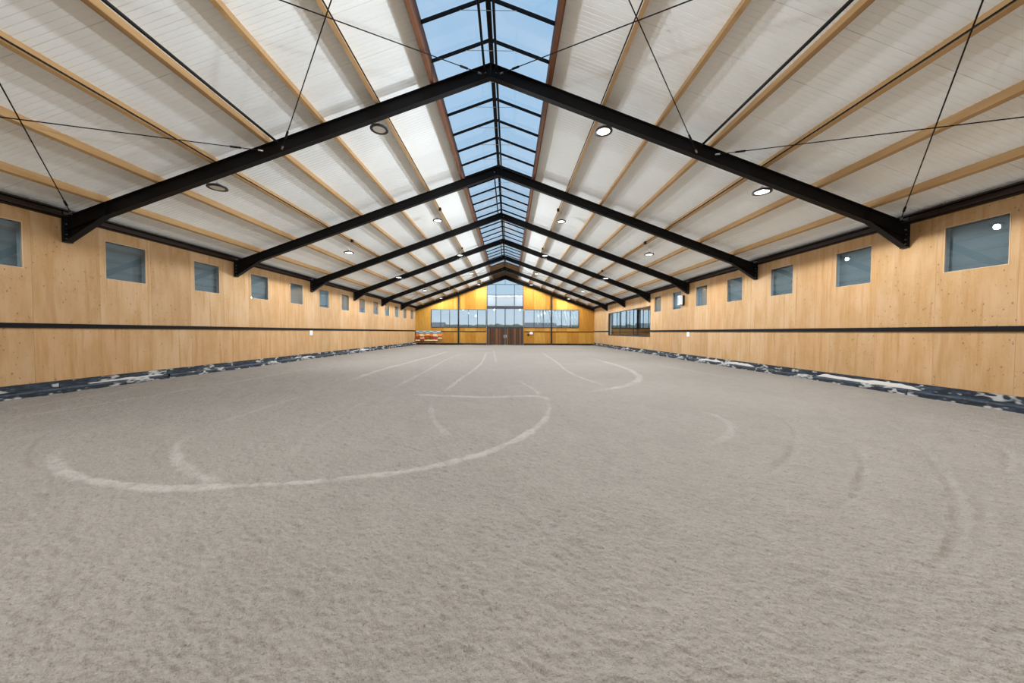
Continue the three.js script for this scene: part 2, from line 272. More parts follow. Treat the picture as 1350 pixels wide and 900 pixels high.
// square side windows
let wn = 2;
{
  const paneG = new THREE.PlaneGeometry(0.99, 0.98);
  for (const [side, ks] of [[-1, [...Array(13).keys()]], [1, [0, 1, 2, 3, 4, 5, 6]]]) for (const k of ks) {
    const o = thing('window_' + wn++, 'square window, ' + (side < 0 ? ord[12 - k] + ' from the glazed gable in the wall without lounge' : ord[6 - k] + ' from the wide lounge window in the same wall'), 'window', [side * 10, WY0, winZ(k) - 0.5], side < 0 ? 'square windows of the wall without a lounge' : 'square windows beside the lounge window', 'structure');
    const s = side, h = WY1 - WY0;
    part('reveal', merge([box(s * 0.02, s * 0.115, 0, 0.012, -0.5, 0.5), box(s * 0.02, s * 0.115, h - 0.012, h, -0.5, 0.5), box(s * 0.02, s * 0.115, 0.012, h - 0.012, -0.5, -0.488), box(s * 0.02, s * 0.115, 0.012, h - 0.012, 0.488, 0.5)]), M.lining, o);
    part('edge_trim', merge([box(s * -0.004, s * 0.02, 0, 0.014, -0.5, 0.5), box(s * -0.004, s * 0.02, h - 0.014, h, -0.5, 0.5), box(s * -0.004, s * 0.02, 0.014, h - 0.014, -0.5, -0.486), box(s * -0.004, s * 0.02, 0.014, h - 0.014, 0.486, 0.5)]), M.edge, o);
    const p = part('pane', paneG, M.glass, o); p.rotation.y = -s * Math.PI / 2; p.position.set(s * 0.03, h / 2, 0);
    part('dark_backing', box(s * 0.115, s * 0.13, 0, h, -0.5, 0.5), M.dark_backing, o);  // dark panel added behind the glass, standing for a dim interior
  }
}
// rails and eave beams
function railAlong(name, s, spans, label) { solid(name, merge(spans.map(([a, b]) => box(s * 9.955, s * 10, 1.513, 1.612, a, b))), M.rail, label, 'rail', null, 'structure'); }
railAlong('trim_1', -1, [[1.9, ZE]], 'black rail along the long wall with thirteen square windows');
railAlong('trim_2', 1, [[1.9, LZ0 + 0.05], [LZ1 - 0.05, ZE]], 'black rail along the long wall, stopping at the lounge window');
for (const [n, s, l] of [['trim_3', -1, 'dark brown eave channel above the wall with thirteen windows'], ['trim_4', 1, 'dark brown eave channel above the wall with the lounge window']]) {
  const e = thing(n, l, 'eave beam', [0, 0, 0], null, 'structure');
  part('channel', merge([box(s * 9.955, s * 10, 4.07, 4.27, 1.9, ZE), box(s * 9.86, s * 9.955, 4.235, 4.27, 1.9, ZE), box(s * 9.86, s * 9.955, 4.10, 4.118, 1.9, ZE), box(s * 9.86, s * 9.872, 4.118, 4.14, 1.9, ZE)]), M.eave, e);
}

// --- base boards: dark boards with dried sand and smears, a ledge of sand between upper board and kerb
const smear = canvasless(1024, 128, (i, j) => {
  const x = i / 1024, y = j / 128;
  const n = fbm(x * 14, y * 3, 611, 4, 14, 3), st = noise(x * 60, y * 14, 621, 60, 14), m = clamp((n * 0.75 + st * 0.25 - 0.58) * 9);
  const b = fbm(x * 40, y * 10, 631, 2, 40, 10);
  let c = mixc([0.005, 0.0065, 0.009], [0.020, 0.030, 0.043], clamp((b - 0.4) * 2.2));
  return mixc(c, [0.28, 0.265, 0.24], m * 0.85);
});
const plinth = new THREE.MeshPhysicalMaterial({ map: smear, roughness: 0.6, specularIntensity: 0.4 }), dust = new THREE.MeshStandardMaterial({ color: new THREE.Color().setRGB(0.29, 0.265, 0.235), roughness: 0.95 });
for (const [side, name, label] of [[-1, 'baseboard_left', 'black sand-smeared base boards below the wall with thirteen windows'], [1, 'baseboard_right', 'black sand-smeared base boards below the wall with the lounge window']]) {
  const b = thing(name, label, 'baseboard', [0, 0, 0], null, 'structure'), s = side;
  for (let n = 0; n < 17; n++) {
    const z0 = 2.0 - n * 2.5, z1 = Math.max(z0 - 2.5, ZE); if (z0 - z1 < 0.05) continue;
    const off = hash(n, 4, s + 3) * 5;
    part('base_board', planar(box(s * 9.985, s * 10.02, 0.10, 0.286, z0, z1), 'z', 'y', 5, 0.5, off, hash(n, 6, s + 3)), plinth, b);
    const jog = (hash(n, 5, s + 3) - 0.5) * 0.03, x0 = 9.885 + jog;
    const pr = prism([[x0, -0.1], [x0, 0.10], [x0 + 0.012, 0.128], [x0 + 0.045, 0.145], [9.984, 0.15], [9.984, -0.1]], 0, -(z0 - z1 - 0.012));
    if (s < 0) { pr.scale(-1, 1, 1); const ix = pr.attributes.position; for (let i = 0; i < ix.count; i += 3) for (const a of [pr.attributes.position, pr.attributes.normal]) { const t = [a.getX(i + 1), a.getY(i + 1), a.getZ(i + 1)]; a.setXYZ(i + 1, a.getX(i + 2), a.getY(i + 2), a.getZ(i + 2)); a.setXYZ(i + 2, ...t); } }
    planar(pr, 'z', 'y', 5, 0.45, off + 2.1, 0.3);
    part('kerb_board', pr, plinth, b).position.z = z0;
  }
  // sand lying on the ledge
  const pos = [], idx = []; let r = 0;
  for (let z = 1.9; z > ZE; z -= 0.06, r++) {
    const a = clamp((fbm(z * 0.8, s * 3, 641, 4) - 0.50) * 3.2) * 0.09, e = fbm(z * 5, 2, 651 + s, 2);
    const cs = [[9.90 + 0.04 * e, -0.02], [9.93, 0.45], [9.965, 1], [9.985, 1.15]];
    for (const [x, f] of cs) pos.push(s * x, 0.132 + a * (f + 0.3 * (e - 0.5)) - (f < 0.1 ? 0.012 : 0) - (a < 0.004 ? 0.03 : 0), z);
    if (r) for (let k = 0; k < 3; k++) { const p = (r - 1) * 4 + k, q = p + 4; if (s < 0) idx.push(p, p + 1, q, p + 1, q + 1, q); else idx.push(p, q, p + 1, p + 1, q, q + 1); }
  }
  const g = new THREE.BufferGeometry(); g.setAttribute('position', new THREE.Float32BufferAttribute(pos, 3)); g.setIndex(idx); g.computeVertexNormals();
  part('ledge_sand', g, dust, b).userData.kind = 'stuff';
}

// --- back wall behind the viewer
{
  const w = thing('wall_back', 'plywood gable wall closing the other end of the hall', 'wall', [0, 0, 0], null, 'structure');
  part('wall_core', prism([[-10.3, -0.35], [10.3, -0.35], [10.3, 4.4], [1.43, 7.6], [1.43, 7.75], [0, 8.25], [-1.43, 7.75], [-1.43, 7.6], [-10.3, 4.4]], ZB + 0.02, ZB + 0.25), M.core, w);
  for (let n = 0; n < 16; n++) {
    const a = -10 + n * 1.25, b = a + 1.25, top = (x) => RU - 0.01 - T * Math.abs(x), oy = hash(n, 1, 77) * 2.5;
    part('plywood_sheet', planar(prism([[a, 0.2], [b, 0.2], [b, top(b)], [a, top(a)]], ZB, ZB + 0.018), 'x', 'y', 1.25, 2.5, n * 0.37, oy), plyMats[n % 3], w);
  }
}

// --- glazed gable
const DX = 2.05, SX = 8.27, SY0 = 1.93, SY1 = 3.97;
{
  const w = thing('wall_front', 'plywood gable wall with shade warmth painted in, around the glazing and sliding door', 'wall', [0, 0, 0], null, 'structure');
  const s = new THREE.Shape([[-10.3, -0.35], [10.3, -0.35], [10.3, 4.4], [1.43, 7.6], [1.43, 7.75], [0, 8.25], [-1.43, 7.75], [-1.43, 7.6], [-10.3, 4.4]].map((p) => new THREE.Vector2(...p)));
  const hole = (pts) => s.holes.push(new THREE.Path(pts.map((p) => new THREE.Vector2(...p))));
  hole([[-SX, SY0], [-SX, SY1], [-DX - 0.05, SY1], [-DX - 0.05, SY0]]); hole([[DX + 0.05, SY0], [DX + 0.05, SY1], [SX, SY1], [SX, SY0]]);
  hole([[-DX, -0.05], [-DX, RB - T * DX], [0, RB], [DX, RB - T * DX], [DX, -0.05]]);
  const g = new THREE.ExtrudeGeometry(s, { depth: 0.22, bevelEnabled: false }); g.translate(0, 0, ZE - 0.24);
  part('wall_core', g, M.core, w);
  const top = (x) => 7.86 - T * Math.abs(x); let n = 0;
  const sheet = (pts) => { const o = hash(n, 3, 5) * 2.5; part('plywood_sheet', planar(prism(pts, ZE - 0.02, ZE), 'x', 'y', 1.25, 2.5, n * 0.31, o), shadedPlyMats[n++ % 2], w); };
  for (const sd of [-1, 1]) {
    const q = (a, b, f0, f1) => { const [l, r] = sd < 0 ? [-b, -a] : [a, b]; sheet([[l + 0.003, f0], [r - 0.003, f0], [r - 0.003, f1(r)], [l + 0.003, f1(l)]]); };
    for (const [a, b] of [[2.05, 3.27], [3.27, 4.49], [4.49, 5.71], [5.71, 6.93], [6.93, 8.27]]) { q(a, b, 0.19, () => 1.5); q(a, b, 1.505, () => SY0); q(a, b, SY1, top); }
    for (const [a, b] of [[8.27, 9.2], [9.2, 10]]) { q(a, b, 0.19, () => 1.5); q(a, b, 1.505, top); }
  }
}
for (const [n, s, l] of [['trim_5', -1, 'thin dark rail on the gable wall on the side of the jump poles'], ['trim_6', 1, 'thin dark rail on the gable wall on the side of the white wall box']]) solid(n, box(s * (DX + 0.08), s * 9.95, 1.46, 1.545, ZE, ZE + 0.035), M.eave, l, 'rail', null, 'structure');
for (const [n, s, l] of [['baseboard_front_1', -1, 'black base board of the gable wall below the jump poles'], ['baseboard_front_2', 1, 'black base board of the gable wall beside the door, on the lounge side']]) {
  const b = thing(n, l, 'baseboard', [0, 0, 0], null, 'structure');
  for (let k = 0; k < 3; k++) part('base_board', planar(box(s * (2.08 + k * 2.6), s * (2.08 + (k + 1) * 2.6 - 0.01), -0.05, 0.19, ZE, ZE + 0.06), 'x', 'y', 5, 1.5, k * 1.3, 0.9), k === 1 ? M.rail : M.black, b);
}
// gable glazing
function barsOf(list) { return merge(list.map(([x0, x1, y0, y1]) => box(x0, x1, y0, y1, ZE - 0.05, ZE + 0.035))); }
function glazing(name, label, xs, y0, y1, group) {
  const o = thing(name, label, 'window', [0, 0, 0], group, 'structure'), t = 0.03;
  part('frame', barsOf([[xs[0], xs.at(-1), y0, y0 + 0.07], [xs[0], xs.at(-1), y1 - 0.06, y1]]), M.frame, o);
  xs.forEach((x) => part('mullion', barsOf([[x - t, x + t, y0 + 0.07, y1 - 0.06]]), M.frame, o));
  for (let i = 0; i < xs.length - 1; i++) { const p = part('pane', new THREE.PlaneGeometry(xs[i + 1] - xs[i] - 2 * t, y1 - y0 - 0.13), M.glass, o); p.position.set((xs[i] + xs[i + 1]) / 2, (y0 + 0.07 + y1 - 0.06) / 2, ZE - 0.01); }
  return o;
}
glazing('window_22', 'strip of six gable panes above the stacked jump poles', [-8.24, -7.2, -6.2, -5.18, -4.12, -3.1, -2.13], SY0, SY1);
{
  const o = glazing('window_23', 'strip of six gable panes with pale slanting strips behind', [2.13, 3.24, 4.26, 5.26, 6.34, 7.32, 8.24], SY0, SY1);
  const strip = new THREE.MeshPhysicalMaterial({ color: new THREE.Color().setRGB(0.42, 0.44, 0.45), roughness: 1, transmission: 0.5, thickness: 0, side: THREE.DoubleSide });
  for (let k = 0; k < 14; k++) {
    const x = 3.55 + k * 0.34, lean = 0.12 + 0.42 * clamp((x - 3.5) / 3), wd = 0.035 + 0.05 * hash(k, 1, 55);
    if (x + lean > 8.2) continue;
    const p = part('slanting_strip', rod([x, SY1 - 0.05, 0], [x + lean, SY0 + 0.55 - 0.4 * hash(k, 3, 4), 0], wd, 8), strip, o); p.scale.z = 0.06; p.position.z = ZE - 0.17;  // pale translucent slanted strip behind the panes
  }
}
{
  const o = thing('window_24', 'tall pointed gable window above the sliding door', 'window', [0, 0, 0], null, 'structure'), t = 0.03;
  const line = (x) => RB - T * Math.abs(x);
  part('beam', box(-DX, DX, 4.04, 4.36, ZE - 0.1, ZE + 0.12), M.frame, o);
  part('frame', merge([barsOf([[-DX, -DX + 0.07, 1.95, line(DX)], [DX - 0.07, DX, 1.95, line(DX)], [-DX, DX, 1.95, 2.05]]), prism([[-DX, line(DX) - 0.08], [-DX, line(DX)], [0, RB], [DX, line(DX)], [DX, line(DX) - 0.08], [0, RB - 0.08]], ZE - 0.05, ZE + 0.035)]), M.frame, o);
  for (const x of [-1.03, 0, 1.03]) part('mullion', barsOf([[x - (x ? t : 0.05), x + (x ? t : 0.05), 2.05, 4.04]]), M.frame, o);
  for (const x of [-1.03, 1.03]) part('mullion', barsOf([[x - t, x + t, 4.36, 6.73]]), M.frame, o);
  part('mullion', barsOf([[-0.02, 0.02, 6.76, RB - 0.05]]), M.frame, o);
  part('transom', barsOf([[-DX + 0.07, DX - 0.07, 6.73, 6.78]]), M.frame, o); part('transom', barsOf([[-DX + 0.07, DX - 0.07, 5.55, 5.59]]), M.frame, o); part('transom', barsOf([[-DX + 0.07, DX - 0.07, 5.33, 5.36]]), M.frame, o);
  part('handrail', box(-DX + 0.07, DX - 0.07, 5.37, 5.54, ZE - 0.10, ZE - 0.07), M.white, o);
  const xs = [-DX + 0.07, -1.03, 1.03, DX - 0.07];
  for (let i = 0; i < 3; i++) {
    const pane = (y0, y1, m, z = ZE - 0.01) => { const p = part('pane', new THREE.PlaneGeometry(xs[i + 1] - xs[i], y1 - y0), m, o); p.position.set((xs[i] + xs[i + 1]) / 2, (y0 + y1) / 2, z); };
    pane(5.36, 6.73, M.glass); pane(4.36, 5.33, M.frosted);
  }
  const xl = [-DX + 0.07, -1.03, 0, 1.03, DX - 0.07];
  for (let i = 0; i < 4; i++) { const p = part('pane', new THREE.PlaneGeometry(xl[i + 1] - xl[i], 1.99), M.glass, o); p.position.set((xl[i] + xl[i + 1]) / 2, 3.045, ZE - 0.01); }
  for (const s of [-1, 1]) { const g = new THREE.ShapeGeometry(new THREE.Shape([[0.02 * s, 6.78], [1.6 * s, 6.78], [0.02 * s, 7.34]].map((p) => new THREE.Vector2(...p)))); part('pane', g, M.glass, o).position.z = ZE - 0.01; }
}
for (const x of [-5.2, 5.2]) solid('gable_post', box(x - 0.075, x + 0.075, -0.02, RB - T * 5.28 - 0.002, ZE + 0.001, ZE + 0.13), M.steel, x < 0 ? 'black steel post against the gable glazing above the jump poles' : 'black steel post against the gable glazing with the slanting strips', 'post', 'steel posts of the glazed gable');
// sliding door of dark boards
{
  const o = thing('door_1', 'double door of dark reddish-brown upright boards', 'door', [0, 0, ZE + 0.03], null, 'structure');
  const browns = [[0.060, 0.023, 0.010], [0.092, 0.037, 0.014], [0.043, 0.018, 0.009], [0.115, 0.050, 0.020], [0.030, 0.014, 0.008]].map((c, i) => { const t = canvasless(64, 256, (x, y) => { const a = noise(x / 64 * 24, y / 256 * 5, 700 + i, 24, 5); return mixc(c, c.map((v) => v * 0.6), a); }); return new THREE.MeshPhysicalMaterial({ map: t, roughness: 0.7, specularIntensity: 0.25 }); });
  part('door_frame', merge([box(-2.04, -1.94, -0.02, 1.98, -0.06, 0.06), box(1.94, 2.04, -0.02, 1.98, -0.06, 0.06), box(-1.94, 1.94, 1.9, 1.98, -0.06, 0.06)]), M.frame, o);
  for (const s of [-1, 1]) {
    const leaf = part('leaf', merge([box(s * 0.02, s * 0.06, 0, 1.9, -0.02, 0.045), box(s * 1.88, s * 1.935, 0, 1.9, -0.02, 0.045), box(s * 0.06, s * 1.88, 0, 0.06, -0.02, 0.03), box(s * 0.06, s * 1.88, 1.85, 1.9, -0.02, 0.03)]), M.frame, o);
    for (let k = 0; k < 13; k++) { const a = 0.062 + k * 0.14, g = planar(box(s * (a + 0.003), s * (a + 0.137), 0.05, 1.86, -0.015, 0.035 + 0.006 * hash(k, s + 2, 1)), 'x', 'y', 0.14, 1.9); part('plank', g, browns[(hash(k, s + 4, 2) * 5) | 0], leaf); }
    part('handle', box(s * 0.10, s * 0.13, 0.8, 1.15, 0.03, 0.08), M.bolt, leaf);
  }
}

// --- lounge behind the wide window of the right wall
{
  const wood = new THREE.MeshStandardMaterial({ color: new THREE.Color().setRGB(0.14, 0.075, 0.032), roughness: 0.6 });
  const win = thing('window_25', 'wide lounge window in the long plywood wall', 'window', [0, 0, 0], null, 'structure');
  part('frame', merge([box(9.975, 10.12, LY0, LY0 + 0.07, LZ0, LZ1), box(9.99, 10.12, LY1 - 0.05, LY1, LZ0, LZ1), box(9.99, 10.12, LY0 + 0.07, LY1 - 0.05, LZ0, LZ0 - 0.05), box(9.99, 10.12, LY0 + 0.07, LY1 - 0.05, LZ1 + 0.05, LZ1)]), M.frame, win);
  const zs = [LZ0 - 0.05, LZ0 - 3.25, LZ0 - 6.5, LZ1 + 0.05];
  for (const z of zs.slice(1, 3)) part('mullion', box(10.02, 10.08, LY0 + 0.07, LY1 - 0.05, z + 0.02, z - 0.02), M.frame, win);
  for (let i = 0; i < 3; i++) { const p = part('pane', new THREE.PlaneGeometry(zs[i] - zs[i + 1], LY1 - LY0 - 0.12), M.glass, win); p.rotation.y = -Math.PI / 2; p.position.set(10.05, (LY0 + 0.07 + LY1 - 0.05) / 2, (zs[i] + zs[i + 1]) / 2); }
  const room = thing('wall_lounge', 'lounge room behind the wide window, with dark timber lining', 'room', [0, 0, 0], null, 'structure');
  part('lounge_floor', box(10.3, 15.4, 0.4, 0.55, -22.4, -33.2), wood, room);
  part('lounge_ceiling', box(10.3, 15.4, 3.66, 3.8, -22.4, -33.4), M.lining, room);
  part('lounge_wall', box(15.2, 15.4, 0.4, 3.8, -22.4, -33.4), wood, room); part('lounge_wall', box(10.3, 15.4, 0.4, 3.8, -22.2, -22.4), M.lining, room);
  part('lounge_wall', merge([box(10.3, 15.2, 0.4, 1.88, -33.2, -33.4), box(10.3, 10.55, 1.88, 3.66, -33.2, -33.4)]), wood, room);
  part('sill', box(10.55, 15.2, 1.86, 1.92, -33.08, -33.2), M.frame, room);
  const tw = [10.55, 10.94, 11.32, 11.84, 12.17, 12.9, 13.1, 13.5, 14.01, 15.2];
  for (let i = 1; i < tw.length - 1; i++) part('mullion', box(tw[i] - (i === 6 ? 0.14 : i === 3 ? 0.06 : 0.03), tw[i] + (i === 6 ? 0.14 : i === 3 ? 0.06 : 0.03), 1.92, 3.66, -33.22, -33.3), M.frame, room);
  const p = part('pane', new THREE.PlaneGeometry(4.65, 1.74), M.glass, room); p.position.set(12.875, 2.79, -33.27);
  solid('bar_counter', merge([box(10.9, 14.6, 0.55, 1.30, -31.6, -32.0), box(10.8, 14.7, 1.30, 1.36, -31.5, -32.1)]), wood, 'dark brown counter inside the lounge behind the wide window', 'counter');
}

// ---------------------------------------------------------------- steel portal frames
function frameParts(o, haunch) {
  const zn = 0, zf = -0.15, zm = -0.075;               // near flange edge at z = 0
  for (const s of [-1, 1]) {
    const y = (x, h) => h - T * x, xe = haunch ? 9.94 : 9.9, vt = 0.012 / C20;
    const pr = (pts, z0, z1) => { const q = pts.map(([x, yy]) => [s * x, yy]); return prism(s > 0 ? q : q.reverse(), z0, z1); };
    part('rafter', merge([
      pr([[0, y(0, RB)], [xe, y(xe, RB)], [xe, y(xe, RB) + vt], [0, RB + vt]], zf, zn),
      pr([[0, RT - vt], [xe, y(xe, RT) - vt], [xe, y(xe, RT)], [0, RT]], zf, zn),
      pr([[0, RB], [xe, y(xe, RB)], [xe, y(xe, RT)], [0, RT]], zm - 0.004, zm + 0.004)]), M.steel, o);
    if (haunch) {
      part('haunch', merge([pr([[9.06, y(9.06, RB)], [9.94, 3.545], [9.94, y(9.94, RB) + 0.01]], zm - 0.004, zm + 0.004), pr([[9.05, y(9.05, RB)], [9.94, 3.53], [9.94, 3.545], [9.05, y(9.05, RB) + 0.014]], zf, zn)]), M.steel, o);
      const ep = part('end_plate', box(s * 9.94, s * 9.985, 3.52, 4.28, zf - 0.012, zn + 0.012), M.steel, o);
      for (const yy of [3.60, 3.70, 3.82, 3.94]) for (const zz of [zn - 0.022, zf + 0.022]) part('bolt', rod([s * 9.91, yy, zz], [s * 9.942, yy, zz], 0.013, 6), M.bolt, ep);
      part('stiffener', merge([box(s * 9.0, s * 9.012, y(9, RB), y(9, RT), zf + 0.01, zn - 0.01)]), M.steel, o);
    }
  }
  const ap = part('apex_plate', box(-0.02, 0.02, RB - 0.01, RT + 0.005, zf, zn), M.steel, o);
  for (const xx of [-0.13, 0.13]) part('bolt', rod([xx, RB + 0.13, zm - 0.004], [xx, RB + 0.13, zm + 0.028], 0.016, 6), M.bolt, ap);
}
{
  const proto = thing('portal_frame', 'black steel roof frame at the start of the bay with strut tubes', 'roof frame', [0, 0, FR[0]], 'steel roof frames spanning the hall');
  frameParts(proto, true);
  FR.slice(1, -1).forEach((z, i) => { const c = proto.clone(); c.name = numbered('portal_frame'); c.position.z = z; c.userData = { ...proto.userData, label: i ? 'black haunched steel roof frame, ' + ord[6 - i] + ' from the glazed gable' : 'black steel roof frame where the strut tubes and crossing rods end' }; scene.add(c); });
  const e = thing('portal_frame', 'black steel roof frame standing against the glazed gable', 'roof frame', [0, 0, FR.at(-1)]); frameParts(e, false);
}
// ---------------------------------------------------------------- timber purlins
{
  const N = 0.20;
  for (const s of [-1, 1]) PX.forEach((px, i) => {
    const cable = i === 1 || i === 4, o = thing('purlin', 'timber purlin ' + (cable ? 'with black cable, ' : '') + (i ? ord[i] + ' from the skylight' : 'at the skylight edge') + ' on the ' + sideOf(s) + ' side', 'purlin', [0, 0, 0], cable ? 'purlins carrying cables' : i === 0 ? 'purlins at the skylight edges' : 'plain purlins under the roof panels');
    const g = new THREE.BoxGeometry(0.075, N, ZB - ZE); planar(g, 'y', 'z', 0.4, 2.5, i * 0.13, i * 1.7 + s);
    g.translate(0, N / 2, (ZB + ZE) / 2); g.rotateZ(-s * THREE.MathUtils.degToRad(20)); g.translate(s * px, RT + 0.008 - T * px, 0);
    part('timber', g, i ? M.purlin : M.kerb, o);
    if (cable) {
      const xx = px - 0.055, yy = RT + 0.05 - T * px; part('cable', rod([s * xx, yy, ZB - 0.1], [s * xx, yy, ZE + 0.2], 0.013, 6), M.black, o);
      for (const d of [1.4, 8.45, 15.1, 22.1, 29.1, 36.1]) part('junction_box', box(s * (xx - 0.05), s * (xx + 0.05), yy - 0.05, yy + 0.05, -d, -d - 0.14), M.black, o);
    }
  });
}
// ---------------------------------------------------------------- struts and brace rods
function strut(a, b, r, label, group) { solid('strut_tube', rod(a, b, r, 12), M.steel, label, 'strut', group); }
for (const s of [-1, 1]) strut([s * 4.93, 5.83, FR[1] + 0.001], [s * 4.93, 5.83, FR[0] - 0.151], 0.027, 'black strut tube beside a purlin in the crossed-rod bay, ' + sideOf(s) + ' side', 'strut tubes beside the purlins');
for (const s of [-1, 1]) strut([s * 0.14, 7.52, FR[1] + 0.001], [s * 0.14, 7.52, FR[0] - 0.151], 0.027, 'black ridge strut tube of a pair under the skylight, ' + sideOf(s) + ' side', 'paired ridge struts');
for (let k = 1; k < 6; k++) { const s = k % 2 ? 1 : -1; strut([s * 0.14, 7.52, FR[k] - 0.151], [s * 0.14, 7.52, FR[k + 1] + 0.001], 0.027, 'single black ridge strut tube in the ' + ord[6 - k] + ' bay before the glazed gable', 'single ridge struts'); }
function brace(a, b, label, group) {
  const o = thing('brace_rod', label, 'brace rod', [0, 0, 0], group), A = V(a), B = V(b), at = (t) => A.clone().lerp(B, t).toArray(), L = A.distanceTo(B);
  part('rod', rod(a, b, 0.0095, 8), M.steel, o); part('turnbuckle', rod(at(0.42 / L), at(0.62 / L), 0.022, 8), M.steel, o); part('fork', rod(at(0.0), at(0.1 / L), 0.02, 6), M.bolt, o);
}
for (const [k, z0, z1, where] of [[0, FR[1] + 0.001, FR[0] - 0.151, 'in the strut-tube bay'], [1, FR[6] + 0.001, FR[5] - 0.151, 'near the glazed gable']]) for (const s of [-1, 1]) {
  const gi = 'skylight rods ' + where + ' ' + sideOf(s), go = 'eaves rods ' + where + ' ' + sideOf(s);
  brace([s * 0.22, 7.47, z0], [s * 5.0, 5.70, z1], 'thin black brace rod crossing beside the skylight ' + where + ', ' + sideOf(s) + ' side', gi);
  brace([s * 4.86, 5.70, z0], [s * 0.22, 7.43, z1], 'thin black brace rod crossing beside the skylight ' + where + ', ' + sideOf(s) + ' side', gi);
  brace([s * 5.3, 5.66, z0], [s * 9.75, 4.10, z1], 'thin black brace rod crossing at the eaves ' + where + ', ' + sideOf(s) + ' side', go);
  brace([s * 9.76, 4.16, z0], [s * 5.3, 5.66, z1], 'thin black brace rod crossing at the eaves ' + where + ', ' + sideOf(s) + ' side', go);
}

// ---------------------------------------------------------------- high-bay lamps
{
  const housing = new THREE.LatheGeometry([[0.155, 0.004], [0.215, 0.0], [0.218, 0.02], [0.205, 0.045], [0.165, 0.055], [0.150, 0.03], [0.152, 0.010]].map((p) => new THREE.Vector2(...p)), 40);
  const dome = new THREE.LatheGeometry([[0.001, 0.115], [0.05, 0.115], [0.075, 0.10], [0.14, 0.07], [0.166, 0.054]].reverse().map((p) => new THREE.Vector2(...p)), 32);
  const lens = new THREE.CylinderGeometry(0.156, 0.15, 0.012, 40); lens.translate(0, 0.014, 0);
  const make = (x, y, z, on, up, label, group) => {
    const o = thing('high_bay_lamp', label, 'lamp', [x, y, z], group), aim = 0.33 * Math.sign(x);
    part('housing', housing, M.housing, o); part('heat_sink', dome, M.dome, o); part('lens', lens, on ? M.lensOn : M.lensOff, o);
    part('hook', new THREE.TorusGeometry(0.022, 0.006, 6, 14).translate(0, 0.135, 0), M.bolt, o);
    part('cable', rod([0, 0.15, 0], [0, up - 0.01, 0], 0.006, 6), M.bolt, o);
    if (on) { const l = new THREE.SpotLight(0xf0f8ff, LAMP, 0, THREE.MathUtils.degToRad(89), 0.04); l.position.set(0, -0.09, 0); l.target.position.set(-3 * Math.sin(aim), -0.09 - 3 * Math.cos(aim), 0); l.target.name = 'lamp_aim'; o.add(l.target); l.shadow.radius = 5; l.castShadow = true; l.name = 'lamp_light'; o.add(l); }
  };
  for (let r = -1; r < 5; r++) for (const s of [-1, 1]) for (const x of [2.8, 6.83]) {
    const off = r === 0 && s < 0, y = RU - T * x - 0.44;
    make(s * x, y, -(8.7 + 7 * r), !off, 0.445, (off ? 'unlit' : 'lit') + ' round lamp ' + (x < 4 ? 'near the skylight' : 'low on the slope') + ', ' + sideOf(s) + ' side, ' + ord[4 - r] + ' row from the glazed gable', off ? 'unlit high-bay lamps' : x < 4 ? 'lit lamps near the skylight' : 'lit lamps low on the roof slopes');
  }
}

// ---------------------------------------------------------------- jump poles and blocks at the gable
{
  const paint = (c, r = 0.5) => new THREE.MeshStandardMaterial({ color: new THREE.Color().setRGB(...c), roughness: r });
  const orange = paint([0.50, 0.13, 0.015]), red = paint([0.34, 0.02, 0.01]), cream = paint([0.60, 0.47, 0.27]), brown = paint([0.10, 0.032, 0.016]), teal = paint([0.06, 0.105, 0.11]), grey = paint([0.26, 0.29, 0.29]);
  const x0 = -9.88, x1 = -6.95, z = ZE + 0.30;
  for (const x of [-9.22, -7.85]) {
    const o = thing('pole_rack', x < -9 ? 'red wall rack for jump poles nearest the wall corner' : 'red wall rack for jump poles, the one nearer the door', 'pole rack', [x, 0.42, ZE + 0.19]);
    const shape = [[-0.20, 0], [0.20, 0], [0.18, 0.35], [0.16, 0.66], [-0.16, 0.66], [-0.18, 0.35]];
    part('body', prism(shape, -0.185, 0.17), red, o);
    for (const y of [0.09, 0.33, 0.57]) part('cup', box(-0.13, 0.13, y - 0.085, y - 0.055, 0.17, 0.30), red, o);
    part('bracket', box(-0.05, 0.05, 0.66, 0.676, -0.185, 0.2), red, o);
  }
  const poles = [[0.51, [cream, brown, cream, cream, cream, brown], 'cream jump pole with brown ends, lowest on the red racks'], [0.75, [red, cream, red, brown, red, cream], 'red jump pole with cream bands, middle of the red racks'], [0.99, [orange, cream, orange, orange, cream, orange], 'orange jump pole with cream bands, uppermost on the red rack cups']];
  for (const [y, bands, label] of poles) {
    const o = thing('jump_pole', label, 'jump pole', [x0, y, z + 0.16]);
    const w = (x1 - x0) / bands.length;
    bands.forEach((m, i) => part('band', rod([i * w, 0, 0], [(i + 1) * w, 0, 0], 0.052, 14), m, o));
  }
  const planks = [[1.10, orange, cream, 'orange jump plank with cream panels lying on the red racks'], [1.27, teal, grey, 'grey-green jump plank with pale panels, lower of the pair'], [1.42, grey, teal, 'pale grey jump plank with green panels, uppermost of the stack']];
  planks.forEach(([y, a, b, label], k) => {
    const o = thing('jump_plank', label, 'jump plank', [x0, y, z - 0.1 + 0.02 * k]);
    part('plank', box(0, x1 - x0 - 0.1 * k, 0, 0.14, -0.12, 0.12), a, o);
    for (const x of [0.35, 1.1, 1.9]) part('panel', box(x, x + 0.42, 0.03, 0.11, 0.12, 0.128), b, o);
  });
}
